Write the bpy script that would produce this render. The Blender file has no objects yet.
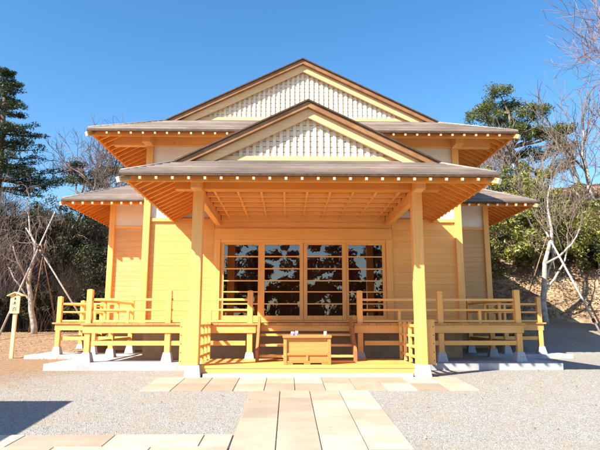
import bpy, math, random
import numpy as np
from mathutils import Vector, Matrix, noise
R = math.radians
C = bpy.context.scene.collection
S = bpy.context.scene

# ---------------------------------------------------------------- camera, sky, sun, exposure
cd = bpy.data.cameras.new('camera'); cam = bpy.data.objects.new('camera', cd); C.objects.link(cam)
cd.sensor_width = 36; cd.lens = 33.0; cd.clip_start = .05; cd.clip_end = 1000
cam.location = (0, 0, .99)
cam.rotation_euler = (R(90 + 9.8), 0, R(-1.23))
S.camera = cam
SUN_DIR = Vector((1, .78, -1.03)).normalized()          # the way the light travels
W = bpy.data.worlds.new('World'); S.world = W; W.use_nodes = True
wn = W.node_tree.nodes; wl = W.node_tree.links; wn.clear()
sky = wn.new('ShaderNodeTexSky'); sky.sky_type = 'NISHITA'; sky.sun_disc = False
sky.sun_elevation = math.asin(-SUN_DIR.z); sky.sun_rotation = math.atan2(-SUN_DIR.x, -SUN_DIR.y)
sky.air_density = 1.2; sky.dust_density = .5; sky.ozone_density = 3.2; sky.altitude = 100
bg = wn.new('ShaderNodeBackground'); bg.inputs['Strength'].default_value = .088
wo = wn.new('ShaderNodeOutputWorld'); hsv = wn.new('ShaderNodeHueSaturation'); hsv.inputs['Saturation'].default_value = 1.28; hsv.inputs['Value'].default_value = 1.06
wl.new(sky.outputs[0], hsv.inputs['Color']); wl.new(hsv.outputs[0], bg.inputs[0]); wl.new(bg.outputs[0], wo.inputs[0])
sl = bpy.data.lights.new('sun', 'SUN'); sl.energy = 5.0; sl.angle = R(.5); sl.color = (1, .93, .80)
so = bpy.data.objects.new('sun', sl); C.objects.link(so)
so.rotation_euler = SUN_DIR.to_track_quat('-Z', 'Y').to_euler(); so.location = (-20, -15, 30)
S.view_settings.view_transform = 'Standard'; S.view_settings.look = 'None'
S.view_settings.gamma = 1; S.view_settings.use_curve_mapping = False
S.view_settings.exposure = 1.34
S.render.engine = 'CYCLES'
S.cycles.max_bounces = 8; S.cycles.diffuse_bounces = 5

# ---------------------------------------------------------------- materials
def nt(name):
    m = bpy.data.materials.new(name); m.use_nodes = True
    n = m.node_tree.nodes; l = m.node_tree.links
    b = n['Principled BSDF']; return m, n, l, b
def mix(n, l, a, b, fac, mode='MIX'):
    x = n.new('ShaderNodeMix'); x.data_type = 'RGBA'; x.blend_type = mode
    for s, v in ((x.inputs[6], a), (x.inputs[7], b)):
        if isinstance(v, (tuple, list)): s.default_value = (*v, 1)
        else: l.new(v, s)
    if isinstance(fac, (int, float)): x.inputs[0].default_value = fac
    else: l.new(fac, x.inputs[0])
    return x.outputs[2]
def ramp(n, l, src, p0, p1, v0=0., v1=1.):
    r = n.new('ShaderNodeMapRange'); r.inputs[1].default_value = p0; r.inputs[2].default_value = p1
    r.inputs[3].default_value = v0; r.inputs[4].default_value = v1; l.new(src, r.inputs[0]); return r.outputs[0]
def tex(n, l, kind, scale, detail=4, vec=None, **k):
    t = n.new('ShaderNodeTex' + kind); t.inputs['Scale'].default_value = scale
    if kind == 'Noise': t.inputs['Detail'].default_value = detail
    if vec is not None: l.new(vec, t.inputs['Vector'])
    for a, b in k.items(): setattr(t, a, b)
    return t
def coords(n, l, scale=(1, 1, 1), kind='Object'):
    tc = n.new('ShaderNodeTexCoord'); mp = n.new('ShaderNodeMapping'); mp.inputs['Scale'].default_value = scale
    l.new(tc.outputs[kind], mp.inputs[0]); return mp.outputs[0]
def tinted(n, l, col, amt=1.):
    a = n.new('ShaderNodeAttribute'); a.attribute_name = 'tint'
    v = ramp(n, l, a.outputs['Fac'], 0, 1, 1 - .5 * amt, 1 + .5 * amt)
    s = n.new('ShaderNodeVectorMath'); s.operation = 'SCALE'; l.new(col, s.inputs[0]); l.new(v, s.inputs['Scale']); return s.outputs[0]
def bump(n, l, b, h, strength=.3, dist=.01):
    k = n.new('ShaderNodeBump'); k.inputs['Strength'].default_value = strength; k.inputs['Distance'].default_value = dist
    l.new(h, k.inputs['Height']); l.new(k.outputs[0], b.inputs['Normal'])

def wood(name, c0, c1, axis, rough=.5, knots=True, tint=.35):
    m, n, l, b = nt(name)
    sc = {'x': (.9, 22, 22), 'y': (22, .9, 22), 'z': (22, 22, .9)}[axis]
    oi = n.new('ShaderNodeObjectInfo')
    tc = n.new('ShaderNodeTexCoord')
    ad = n.new('ShaderNodeVectorMath'); ad.operation = 'ADD'; l.new(tc.outputs['Object'], ad.inputs[0]); 
    rs = n.new('ShaderNodeMath'); rs.operation = 'MULTIPLY'; rs.inputs[1].default_value = 31.; l.new(oi.outputs['Random'], rs.inputs[0])
    l.new(rs.outputs[0], ad.inputs[1])
    mp = n.new('ShaderNodeMapping'); mp.inputs['Scale'].default_value = sc; l.new(ad.outputs[0], mp.inputs[0])
    g = tex(n, l, 'Noise', 1.6, 6, mp.outputs[0]); g.inputs['Distortion'].default_value = .6
    big = tex(n, l, 'Noise', .8, 2, tc.outputs['Object'])
    col = mix(n, l, c0, c1, ramp(n, l, g.outputs[0], .35, .68))
    col = mix(n, l, col, tuple(x * .72 for x in c0), ramp(n, l, big.outputs[0], .45, .75, 0, .5))
    if knots:
        v = tex(n, l, 'Voronoi', 2.3, vec=tc.outputs['Object'])
        col = mix(n, l, col, (c0[0] * .35, c0[1] * .25, c0[2] * .2), ramp(n, l, v.outputs['Distance'], .055, .03, 0, .85))
    l.new(tinted(n, l, col, tint), b.inputs['Base Color'])
    b.inputs['Roughness'].default_value = rough; b.inputs['Specular IOR Level'].default_value = .35
    bump(n, l, b, g.outputs[0], .25, .004)
    return m
M = {}
H0, H1 = (.78, .385, .10), (.84, .48, .165)
for ax in 'xyz': M['wood_' + ax] = wood('cypress_' + ax, H0, H1, ax)
S0, S1 = (.70, .26, .04), (.77, .34, .065)  # redder than the cypress: warm bounced shade under the eaves put into the colour
for ax in 'xy': M['soffit_' + ax] = wood('bounce_tinted_soffit_' + ax, S0, S1, ax, .5, False)
M['stringer'] = wood('shade_toned_stringer', (.42, .16, .055), (.52, .23, .085), 'y', .5, False)  # redder than the treads: the stringers' shaded side is put into the colour
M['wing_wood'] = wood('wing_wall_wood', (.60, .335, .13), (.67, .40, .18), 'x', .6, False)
M['wall_wood'] = wood('wall_boards', (.79, .405, .115), (.84, .46, .155), 'x', .55, False, .25)
M['red_wood_x'] = wood('old_red_wood_x', (.45, .14, .05), (.55, .2, .08), 'z', .5, False)
M['box_wood'] = wood('box_wood', (.50, .215, .06), (.58, .28, .09), 'x', .4, False)
M['verge_wood'] = wood('verge_board', (.66, .41, .19), (.74, .50, .27), 'x', .5, False)
M['deck_edge'] = wood('deck_edge', (.5, .25, .075), (.6, .32, .11), 'x', .5, True, .5)
M['board_dark'] = wood('interior_wood', (.5, .2, .09), (.58, .26, .12), 'z', .5, False)
M['shingle_wood'] = wood('pale_sign_wood', (.72, .55, .28), (.8, .63, .36), 'z', .6, False)

def simple(name, c0, c1, scale, rough=.8, detail=5, bmp=.3, bd=.01, tint=.3, metallic=0, p=(.35, .65)):
    m, n, l, b = nt(name)
    t = tex(n, l, 'Noise', scale, detail, coords(n, l))
    l.new(tinted(n, l, mix(n, l, c0, c1, ramp(n, l, t.outputs[0], *p)), tint), b.inputs['Base Color'])
    b.inputs['Roughness'].default_value = rough; b.inputs['Metallic'].default_value = metallic
    b.inputs['Specular IOR Level'].default_value = .3
    bump(n, l, b, t.outputs[0], bmp, bd)
    return m
M['plaster'] = simple('white_plaster', (.70, .67, .60), (.78, .75, .69), 3, .9, 6, .15, .004)
M['white'] = simple('white_paint', (.80, .73, .60), (.84, .78, .67), 20, .6)
M['hipwhite'] = simple('pale_painted_wood', (.72, .60, .50), (.8, .7, .6), 8, .6)
M['shade_toned_panel'] = simple('shade_toned_panel', (.26, .18, .12), (.33, .24, .17), 9, .8)  # dark tone paints the shade in the grooves between lattice bars
M['lattice_bar'] = simple('lattice_bar', (.70, .60, .46), (.76, .67, .53), 15, .7)
M['stone'] = simple('granite', (.30, .30, .32), (.56, .56, .58), 60, .75, 4, .3, .004)
M['concrete'] = simple('pale_concrete', (.36, .36, .37), (.50, .50, .50), 6, .85, 8, .3, .004)
M['foundation'] = simple('foundation', (.46, .34, .23), (.54, .42, .3), 4, .9, 7, .3, .004)
M['copper'] = simple('copper_edge', (.22, .105, .045), (.31, .16, .075), 5, .5, 4, .2, .003, .4, .0)
M['dark_edge'] = simple('dark_roof_edge', (.05, .028, .016), (.09, .05, .03), 12, .5)
M['ridge'] = simple('ridge_copper', (.22, .19, .18), (.32, .28, .27), 6, .5)
M['bark_pale'] = simple('pale_bark', (.26, .22, .19), (.46, .42, .37), 9, .9, 8, .8, .02)
M['bark'] = simple('brown_bark', (.10, .075, .055), (.22, .17, .13), 12, .9, 8, .8, .02)
M['twig'] = simple('twig', (.10, .075, .06), (.22, .165, .135), 3, .9)
M['brush'] = simple('brushwood', (.02, .015, .012), (.11, .075, .055), 1.2, .9, tint=.6)
M['twig_purple'] = simple('purple_twig', (.13, .09, .09), (.24, .165, .165), 3, .9)
M['pole'] = simple('pole_grey', (.30, .27, .24), (.46, .42, .38), 14, .8)
M['pole_dark'] = simple('pole_brown', (.16, .1, .06), (.28, .19, .12), 14, .8)
M['rope'] = simple('palm_rope', (.06, .035, .02), (.1, .06, .035), 40, .95)
M['ink'] = simple('black_ink', (.03, .025, .02), (.05, .04, .03), 30, .7)
M['nail'] = simple('nail', (.05, .03, .02), (.08, .05, .03), 30, .5)
M['cup'] = simple('glazed_white', (.8, .79, .78), (.84, .83, .82), 10, .15)
M['pink'] = simple('pink_paint', (.55, .25, .4), (.35, .25, .55), 60, .4)
M['floor'] = simple('interior_floor', (.12, .06, .03), (.2, .1, .05), 4, .35)

# weathered copper shingles: thin courses, worn tone
def roofmat(name, c0, c1):
    m, n, l, b = nt(name)
    vec = coords(n, l, (1, 1, 1))
    a = tex(n, l, 'Noise', 1.1, 4, vec); c = tex(n, l, 'Noise', 30, 5, coords(n, l, (.12, 1, 1)))
    col = mix(n, l, c0, c1, ramp(n, l, a.outputs[0], .3, .7))
    col = mix(n, l, col, tuple(x * .6 for x in c0), ramp(n, l, c.outputs[0], .5, .75, 0, .5))
    l.new(tinted(n, l, col, .9), b.inputs['Base Color'])
    b.inputs['Roughness'].default_value = .55
    bump(n, l, b, c.outputs[0], .4, .01)
    return m
M['roof'] = roofmat('roof_shingles', (.155, .115, .095), (.27, .205, .165))

def glassmat():
    m, n, l, b = nt('door_glass'); n.remove(b)
    out = [x for x in n if x.type == 'OUTPUT_MATERIAL'][0]
    t = n.new('ShaderNodeBsdfTransparent'); t.inputs[0].default_value = (.8, .74, .7, 1)
    g = n.new('ShaderNodeBsdfGlossy'); g.inputs['Roughness'].default_value = .0; g.inputs[0].default_value = (.9, .92, .95, 1)
    nz = tex(n, l, 'Noise', 1.2, 1, coords(n, l)); bp = n.new('ShaderNodeBump'); bp.inputs['Strength'].default_value = .12; bp.inputs['Distance'].default_value = .02
    l.new(nz.outputs[0], bp.inputs['Height']); l.new(bp.outputs[0], g.inputs['Normal'])
    mx = n.new('ShaderNodeMixShader'); mx.inputs[0].default_value = .10
    l.new(t.outputs[0], mx.inputs[1]); l.new(g.outputs[0], mx.inputs[2]); l.new(mx.outputs[0], out.inputs[0])
    return m
M['glass'] = glassmat()

def leafmat(name, c0, c1, rough=.5, tr=.25):
    m, n, l, b = nt(name)
    a = n.new('ShaderNodeAttribute'); a.attribute_name = 'tint'
    col = mix(n, l, c0, c1, a.outputs['Fac'])
    l.new(col, b.inputs['Base Color']); b.inputs['Roughness'].default_value = rough
    b.inputs['Specular IOR Level'].default_value = .35
    out = [x for x in n if x.type == 'OUTPUT_MATERIAL'][0]
    t = n.new('ShaderNodeBsdfTranslucent'); l.new(col, t.inputs[0])
    mx = n.new('ShaderNodeMixShader'); mx.inputs[0].default_value = tr
    l.new(b.outputs[0], mx.inputs[1]); l.new(t.outputs[0], mx.inputs[2]); l.new(mx.outputs[0], out.inputs[0])
    return m
M['needle'] = leafmat('pine_needles', (.02, .035, .01), (.16, .18, .045))
M['needle_dark'] = leafmat('dark_needles', (.012, .026, .010), (.075, .10, .03))
M['leaf'] = leafmat('camellia_leaves', (.04, .05, .012), (.38, .37, .09), .45)
M['leaf_dark'] = leafmat('dark_leaves', (.012, .018, .008), (.07, .07, .028), .6)
M['dry'] = leafmat('dry_leaves', (.16, .085, .04), (.5, .36, .2), .8)
M['dry_red'] = leafmat('red_dry_leaves', (.13, .06, .035), (.3, .17, .1), .8)

def groundmat():
    m, n, l, b = nt('gravel_and_soil')
    vec = coords(n, l)
    sp = n.new('ShaderNodeSeparateXYZ'); l.new(vec, sp.inputs[0])
    # gravel: two sizes of stones, each its own grey
    v1 = tex(n, l, 'Voronoi', 90, vec=vec); v2 = tex(n, l, 'Voronoi', 42, vec=vec)
    hs = n.new('ShaderNodeSeparateColor'); l.new(v1.outputs['Color'], hs.inputs[0])
    g = mix(n, l, (.21, .195, .175), (.47, .445, .40), hs.outputs[0])
    hs2 = n.new('ShaderNodeSeparateColor'); l.new(v2.outputs['Color'], hs2.inputs[0])
    g = mix(n, l, g, (.44, .42, .39), ramp(n, l, hs2.outputs[1], .6, .7, 0, .7))
    g = mix(n, l, g, (.14, .13, .12), ramp(n, l, v1.outputs['Distance'], .45, .75, 0, .4))
    wide = tex(n, l, 'Noise', .45, 6, vec); mid = tex(n, l, 'Noise', 2.2, 7, vec)
    g = mix(n, l, g, (.36, .29, .21), ramp(n, l, mid.outputs[0], .45, .68, 0, .6))
    # soil: brown earth with litter
    s1 = tex(n, l, 'Noise', 9, 10, vec); s2 = tex(n, l, 'Noise', 60, 4, vec)
    s = mix(n, l, (.20, .115, .06), (.38, .25, .15), ramp(n, l, s1.outputs[0], .35, .65))
    s = mix(n, l, s, (.60, .46, .31), ramp(n, l, s2.outputs[0], .55, .7, 0, .6))
    s = mix(n, l, s, (.12, .07, .04), ramp(n, l, s2.outputs[0], .42, .3, 0, .6))
    # soil lies beyond a wavering line: on the left of the forecourt and all round the back
    def mth(op, a, c):
        k = n.new('ShaderNodeMath'); k.operation = op
        for i, v in enumerate((a, c)):
            if isinstance(v, (int, float)): k.inputs[i].default_value = v
            else: l.new(v, k.inputs[i])
        return k.outputs[0]
    nz = mth('MULTIPLY', mth('SUBTRACT', wide.outputs[0], .5), 5.5)
    left = mth('ADD', mth('SUBTRACT', mth('MULTIPLY', sp.outputs['X'], -1.), mth('MULTIPLY', mth('SUBTRACT', 14.5, sp.outputs['Y']), .55)), nz)
    fl = ramp(n, l, left, .7, 3.0)
    fb = ramp(n, l, mth('ADD', sp.outputs['Y'], nz), 16.5, 18.5)
    fac = mth('MAXIMUM', fl, fb)
    fac = mth('MULTIPLY', fac, ramp(n, l, s1.outputs[0], .25, .5, .7, 1))
    col = mix(n, l, g, s, fac)
    l.new(col, b.inputs['Base Color']); b.inputs['Roughness'].default_value = .9; b.inputs['Specular IOR Level'].default_value = .2
    h = mth('ADD', mth('MULTIPLY', v1.outputs['Distance'], -1.), mth('MULTIPLY', s1.outputs[0], .8))
    bump(n, l, b, h, .7, .015)
    return m
M['ground'] = groundmat()
def hillmat():
    m, n, l, b = nt('hillside_earth')
    vec = coords(n, l); sp = n.new('ShaderNodeSeparateXYZ'); l.new(vec, sp.inputs[0])
    a = tex(n, l, 'Noise', 1.3, 9, vec); c = tex(n, l, 'Noise', 7, 9, vec); v = tex(n, l, 'Voronoi', 3.2, vec=vec)
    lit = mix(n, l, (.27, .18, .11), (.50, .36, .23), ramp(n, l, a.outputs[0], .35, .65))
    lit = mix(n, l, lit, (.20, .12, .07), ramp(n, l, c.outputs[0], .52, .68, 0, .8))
    shaded = mix(n, l, (.03, .022, .015), (.12, .08, .05), ramp(n, l, c.outputs[0], .4, .7))
    col = mix(n, l, shaded, lit, ramp(n, l, sp.outputs['X'], -5, 4))  # shade on the left slope painted in, blending to the lit right bank
    l.new(col, b.inputs['Base Color']); b.inputs['Roughness'].default_value = .95; b.inputs['Specular IOR Level'].default_value = .1
    bump(n, l, b, c.outputs[0], .8, .15)
    return m
M['hill'] = hillmat()
def pavemat():
    m, n, l, b = nt('sandstone_paving')
    vec = coords(n, l)
    a = tex(n, l, 'Noise', 2.5, 8, vec); c = tex(n, l, 'Noise', 120, 3, vec)
    col = mix(n, l, (.38, .30, .215), (.46, .37, .275), ramp(n, l, a.outputs[0], .35, .65))
    col = mix(n, l, col, (.30, .21, .13), ramp(n, l, c.outputs[0], .55, .75, 0, .45))
    l.new(tinted(n, l, col, .9), b.inputs['Base Color']); b.inputs['Roughness'].default_value = .8
    bump(n, l, b, c.outputs[0], .25, .003)
    return m
M['pave'] = pavemat()

# ---------------------------------------------------------------- mesh helpers
rng = random.Random(7)
def origin(o):
    v = Vector((0, 0, 0))
    while o is not None: v += o.location; o = o.parent
    return v
class MB:
    def __init__(s): s.v = []; s.f = []; s.m = []; s.t = []
    def add(s, vs, fs, mi=0, tint=None):
        k = len(s.v); s.v += [tuple(p) for p in vs]
        t = rng.uniform(.3, .7) if tint is None else tint
        for f in fs: s.f.append(tuple(i + k for i in f)); s.m.append(mi); s.t.append(t)
        return s
    def box(s, x0, x1, y0, y1, z0, z1, mi=0, tint=None):
        return s.add([(x0,y0,z0),(x1,y0,z0),(x1,y1,z0),(x0,y1,z0),(x0,y0,z1),(x1,y0,z1),(x1,y1,z1),(x0,y1,z1)],
              [(0,3,2,1),(4,5,6,7),(0,1,5,4),(1,2,6,5),(2,3,7,6),(3,0,4,7)], mi, tint)
    def bar(s, a, b, w, h, mi=0, tint=None, endmat=None, up=(0, 0, 1)):
        a = Vector(a); b = Vector(b); d = (b - a).normalized(); r = d.cross(Vector(up)).normalized(); u = r.cross(d)
        vs = [p + r * sx * w / 2 + u * sz * h / 2 for p in (a, b) for sx, sz in ((-1,-1),(1,-1),(1,1),(-1,1))]
        t = rng.uniform(.3, .7) if tint is None else tint
        s.add(vs, [(0,1,5,4),(1,2,6,5),(2,3,7,6),(3,0,4,7),(4,5,6,7)], mi, t)
        s.add(vs, [(3,2,1,0)], mi if endmat is None else endmat, t)
        return s
    def prism(s, poly, d, mi=0, tint=None):
        d = Vector(d); n = len(poly); vs = [Vector(p) for p in poly] + [Vector(p) + d for p in poly]
        return s.add(vs, [tuple(range(n)), tuple(range(2*n-1, n-1, -1))] + [(i, (i+1) % n, n + (i+1) % n, n + i)[::-1] for i in range(n)], mi, tint)
    def tube(s, pts, rad, seg=8, mi=0, tint=None, cap=True):
        n = len(pts); vs = []; fs = []; prev = None
        for i, p in enumerate(pts):
            p = Vector(p); d = Vector(pts[min(i+1, n-1)]) - Vector(pts[max(i-1, 0)]); d.normalize()
            if prev is None: prev = d.orthogonal().normalized()
            r = (prev - d * prev.dot(d)); r = r.normalized() if r.length > 1e-4 else d.orthogonal().normalized(); prev = r
            u = d.cross(r); q = rad[i] if hasattr(rad, '__len__') else rad
            for k in range(seg):
                a = 2 * math.pi * k / seg; vs.append(p + (r * math.cos(a) + u * math.sin(a)) * q)
        for i in range(n - 1):
            for k in range(seg):
                fs.append((i*seg+k, i*seg+(k+1) % seg, (i+1)*seg+(k+1) % seg, (i+1)*seg+k))
        if cap: fs.append(tuple(range(seg))[::-1]); fs.append(tuple((n-1)*seg+k for k in range(seg)))
        return s.add(vs, fs, mi, tint)
    def lathe(s, c, prof, seg=20, mi=0, tint=.5):
        return s.tube([(c[0], c[1], c[2] + z) for z, r in prof], [r for z, r in prof], seg, mi, tint) if False else s._lathe(c, prof, seg, mi, tint)
    def _lathe(s, c, prof, seg, mi, tint):
        vs = [(c[0]+r*math.cos(2*math.pi*k/seg), c[1]+r*math.sin(2*math.pi*k/seg), c[2]+z) for z, r in prof for k in range(seg)]
        n = len(prof)
        fs = [(i*seg+k, i*seg+(k+1) % seg, (i+1)*seg+(k+1) % seg, (i+1)*seg+k) for i in range(n-1) for k in range(seg)]
        fs += [tuple(range(seg))[::-1], tuple((n-1)*seg+k for k in range(seg))]
        return s.add(vs, fs, mi, tint)
    def build(s, name, mats, parent=None, bevel=0, smooth=False, label=None):
        if not isinstance(mats, (list, tuple)): mats = [mats]
        a = np.array(s.v); lo = a.min(0); hi = a.max(0)
        o0 = Vector(((lo[0]+hi[0])/2, (lo[1]+hi[1])/2, lo[2]))
        me = bpy.data.meshes.new(name); me.from_pydata([tuple(p) for p in (a - np.array(o0))], [], s.f)
        for m in mats: me.materials.append(M[m] if isinstance(m, str) else m)
        me.polygons.foreach_set('material_index', s.m)
        at = me.attributes.new('tint', 'FLOAT', 'FACE'); at.data.foreach_set('value', s.t)
        if smooth: me.polygons.foreach_set('use_smooth', [True] * len(s.f))
        me.update()
        o = bpy.data.objects.new(name, me); C.objects.link(o)
        if parent is not None: o.parent = parent; o.location = o0 - origin(parent)
        else: o.location = o0
        if bevel:
            b = o.modifiers.new('bevel', 'BEVEL'); b.width = bevel; b.segments = 2; b.limit_method = 'ANGLE'; b.angle_limit = R(40)
        if label: o['label'] = label
        return o
def empty(name, loc, label, cat, group=None):
    o = bpy.data.objects.new(name, None); C.objects.link(o); o.location = loc; o.empty_display_size = .3
    return tag(o, label, cat, group)
def tag(o, label, cat, group=None):
    o['label'] = label; o['category'] = cat
    if group: o['group'] = group
    return o
def kind(o, k='structure'):
    o['kind'] = k; return o
XC = .36                                                  # the hall's axis

# ---------------------------------------------------------------- ground and hills
def sstep(a, b, x):
    t = max(0., min(1., (x - a) / (b - a))); return t * t * (3 - 2 * t)
def gz(x, y):
    if y <= 10: z = -.0535 * (10 - max(y, -6))
    else: z = 0.
    z += sstep(14.8, 19.5, y) * (.55 if x < 0 else .55 + .35 * sstep(3, 8, x))
    return z
def hz(x, y):
    z = gz(x, y)
    wob = 1.2 * noise.noise(Vector((x * .12, y * .12, 3))) + .5 * noise.noise(Vector((x * .5, y * .5, 1)))
    right = sstep(2, 8, x)
    y0 = 22.5 - 2.6 * right - .10 * max(0, x - 8)
    t = max(0, y - y0 + wob * .5)
    h = (1 - math.exp(-t / 14)) * (7.4 + 2.4 * sstep(10, 20, x)) + .9 * (1 - sstep(-6, -2, x)) * sstep(1, 6, t)
    steep = sstep(0, 3.2, t) * (1.4 - 0.4 * right)
    h += 1.0 * sstep(11.5, 15, x) * sstep(0, 5, t)
    z += h + steep + (wob * .35 + .25 * noise.noise(Vector((x * 1.3, y * 1.3, 7)))) * sstep(0, 3, t)
    return z
def grid(name, x0, x1, y0, y1, nx, ny, fn, mat):
    xs = np.linspace(x0, x1, nx + 1); ys = np.linspace(y0, y1, ny + 1)
    mb = MB(); mb.v = [(x, y, fn(x, y)) for y in ys for x in xs]
    mb.f = [(j*(nx+1)+i, j*(nx+1)+i+1, (j+1)*(nx+1)+i+1, (j+1)*(nx+1)+i) for j in range(ny) for i in range(nx)]
    mb.m = [0] * len(mb.f); mb.t = [.5] * len(mb.f)
    me = bpy.data.meshes.new(name); me.from_pydata(mb.v, [], mb.f); me.materials.append(M[mat])
    me.polygons.foreach_set('use_smooth', [True] * len(mb.f))
    o = bpy.data.objects.new(name, me); C.objects.link(o); return kind(o)
grid('ground', -90, 90, -80, 26, 180, 106, gz, 'ground')
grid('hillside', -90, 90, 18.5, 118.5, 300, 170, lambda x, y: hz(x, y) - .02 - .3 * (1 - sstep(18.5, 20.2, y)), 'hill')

# paving slabs, laid just above the sloping forecourt
pv = MB()
def slab(x0, x1, y0, y1, g=.006):
    x0 += g; x1 -= g; y0 += g; y1 -= g; j = rng.uniform(-.002, .002)
    vs = [(x, y, gz(x, y) + dz + j) for dz in (-.03, .016) for x, y in ((x0,y0),(x1,y0),(x1,y1),(x0,y1))]
    pv.add(vs, [(0,3,2,1),(4,5,6,7),(0,1,5,4),(1,2,6,5),(2,3,7,6),(3,0,4,7)], 0, rng.uniform(.2, .8))
xs = [-.56 + .445 * i for i in range(5)]
for i in range(4):
    y = 8.62
    off = (0, .35, .12, .5)[i]
    first = True
    while y > -4:
        L = .9 if not first else .9 - off
        if i < 9: slab(xs[i], xs[i+1], y - L, y)
        y -= L; first = False
k = -2.24
while k < 2.9:
    slab(k, k + .47, 8.63, 9.27); slab(k, k + .47, 9.27, 9.9); k += .47
for r in range(4):
    x = -.57 - (.3, .75, .1, .5)[r]
    slab(x, -.57, 6.1 - .45 * (r+1), 6.1 - .45 * r)
    while x > -9:
        slab(x - .93, x, 6.1 - .45 * (r+1), 6.1 - .45 * r); x -= .93
kind(pv.build('path', 'pave', bevel=.004))

# loose gravel: real small stones over the near forecourt
def stones(n, seed):
    r = np.random.default_rng(seed)
    x = r.uniform(-5.2, 6.5, n); y = r.uniform(5.0, 11.2, n)
    keep = ~(((x > -.6) & (x < 1.26) & (y < 8.7)) | ((x > -2.3) & (x < 3.0) & (y > 8.55)) | ((x < -.5) & (y < 6.15)))
    keep |= r.uniform(0, 1, n) < .012
    keep &= (y < 9.85) | (x < -2.4) | (x > 3.1)
    keep &= (abs(x - XC) < .28 * 1e9)
    x = x[keep]; y = y[keep]; n = len(x); s = r.uniform(.003, .0075, n)
    z = np.array([gz(a, b) for a, b in zip(x, y)]) + s * .3
    base = np.array([(1,0,0),(0,1,0),(-1,0,0),(0,-1,0),(0,0,.8),(0,0,-.8)], float)
    v = base[None] * s[:, None, None] * r.uniform(.6, 1.3, (n, 6, 1))
    a = r.uniform(0, 6.28, n); ca, sa = np.cos(a)[:, None], np.sin(a)[:, None]
    vx = v[..., 0]*ca - v[..., 1]*sa; vy = v[..., 0]*sa + v[..., 1]*ca
    vv = np.stack([vx + x[:, None], vy + y[:, None], v[..., 2] + z[:, None]], -1).reshape(-1, 3)
    f = np.array([(0,1,4),(1,2,4),(2,3,4),(3,0,4),(1,0,5),(2,1,5),(3,2,5),(0,3,5)])
    ff = (f[None] + np.arange(n)[:, None, None] * 6).reshape(-1, 3)
    return fast('gravel', vv, ff, np.repeat(r.uniform(0, 1, n), 8), 'gravel_stone')
def fast(name, vv, ff, tint, mat, parent=None, loc=None):
    loc = np.array(loc if loc is not None else (0, 0, 0), float)
    me = bpy.data.meshes.new(name); nv, nf = len(vv), len(ff); k = ff.shape[1]
    me.vertices.add(nv); me.vertices.foreach_set('co', (vv - loc).ravel())
    me.loops.add(nf * k); me.loops.foreach_set('vertex_index', ff.ravel().astype(np.int32))
    me.polygons.add(nf); me.polygons.foreach_set('loop_start', np.arange(0, nf * k, k, dtype=np.int32))
    me.update(calc_edges=True)
    at = me.attributes.new('tint', 'FLOAT', 'FACE'); at.data.foreach_set('value', np.asarray(tint, np.float32))
    me.materials.append(M[mat])
    o = bpy.data.objects.new(name, me); C.objects.link(o)
    if parent is not None: o.parent = parent; o.location = Vector(loc) - origin(parent)
    else: o.location = loc
    return o
M['gravel_stone'] = leafmat('gravel_stone', (.15, .145, .135), (.54, .52, .48), .8, 0.)
kind(stones(42000, 3), 'stuff')

# ---------------------------------------------------------------- the worship hall
hall = empty('shrine_hall', (XC, 12.95, 0), 'new cypress wood worship hall with two stacked gables, wide eaves and a railed veranda', 'shrine')
def X(o): return XC + o

# -- stone slabs and foundation
mb = MB().box(X(-5.2), X(5.2), 11.3, 14.45, -.05, .13); mb.build('base_slab', 'concrete', hall, .01)
mb = MB().box(X(-7.12), X(-5.22), 14.6, 24, -.05, .10).box(X(5.22), X(7.12), 14.6, 24, -.05, .10).box(X(-5.2), X(5.2), 14.46, 24, -.05, .10)
mb.build('side_base_slab', 'concrete', hall, .01)
mb = MB().box(X(-3.7), X(3.7), 13.0, 21, .13, .84); mb.build('foundation_wall', 'foundation', hall)
for s in (-1, 1):
    a, b = sorted((X(s*3.71), X(s*5.55))); MB().box(a, b, 16.3, 21, .1, .84).build('side_foundation_wall', 'foundation', hall)

# -- planked walls: real boards with a hairline gap
def planks(mb, x0, x1, y0, y1, z0, z1, h=.145, mi=0):
    z = z0
    while z < z1 - .01:
        t = min(z + h, z1); mb.box(x0, x1, y0, y1, z, t - .0022, mi, rng.uniform(.36, .64)); z = t
    return mb
for s in (-1, 1):
    a, b = sorted((X(s * 2.12), X(s * 3.64)))
    planks(MB(), a, b, 12.99, 13.05, .95, 3.30).build('plank_wall', 'wall_wood', hall)
    a, b = sorted((X(s * 3.79), X(s * 5.50)))
    planks(MB(), a, b, 16.23, 16.28, .95, 3.66).build('side_plank_wall', 'wing_wood', hall)
    MB().box(a, b, 16.235, 16.285, 3.74, 4.42).build('plaster_panel', 'plaster', hall)
    MB().box(a, b, 16.2, 16.28, 3.66, 3.74).box(a, b, 16.19, 16.28, 4.42, 4.60).build('side_beam', 'wood_x', hall, .005)
    MB().box(X(s*5.50) if s > 0 else X(-5.66), X(5.66) if s > 0 else X(-5.50), 16.15, 16.31, .8, 4.60).build('side_post', 'wood_z', hall, .008)
    x = X(s * 5.58); a, b = (x - .04, x + .02) if s > 0 else (x - .02, x + .04)
    planks(MB(), a, b, 16.31, 21, .9, 4.6).build('side_plank_wall', 'wood_y', hall)
    a, b = sorted((X(s * 3.64), X(s * 3.80)))
    MB().box(a, b, 12.9, 13.06, .8, 5.40).build('corner_post', 'wood_z', hall, .008)
    a, b = sorted((X(s * 3.68), X(s * 3.75)))
    planks(MB(), a, b, 13.06, 16.2, .9, 3.9).build('return_plank_wall', 'wood_y', hall)
    MB().box(a, b, 13.06, 21, 3.9, 5.42).build('return_plaster', 'plaster', hall)
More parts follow.
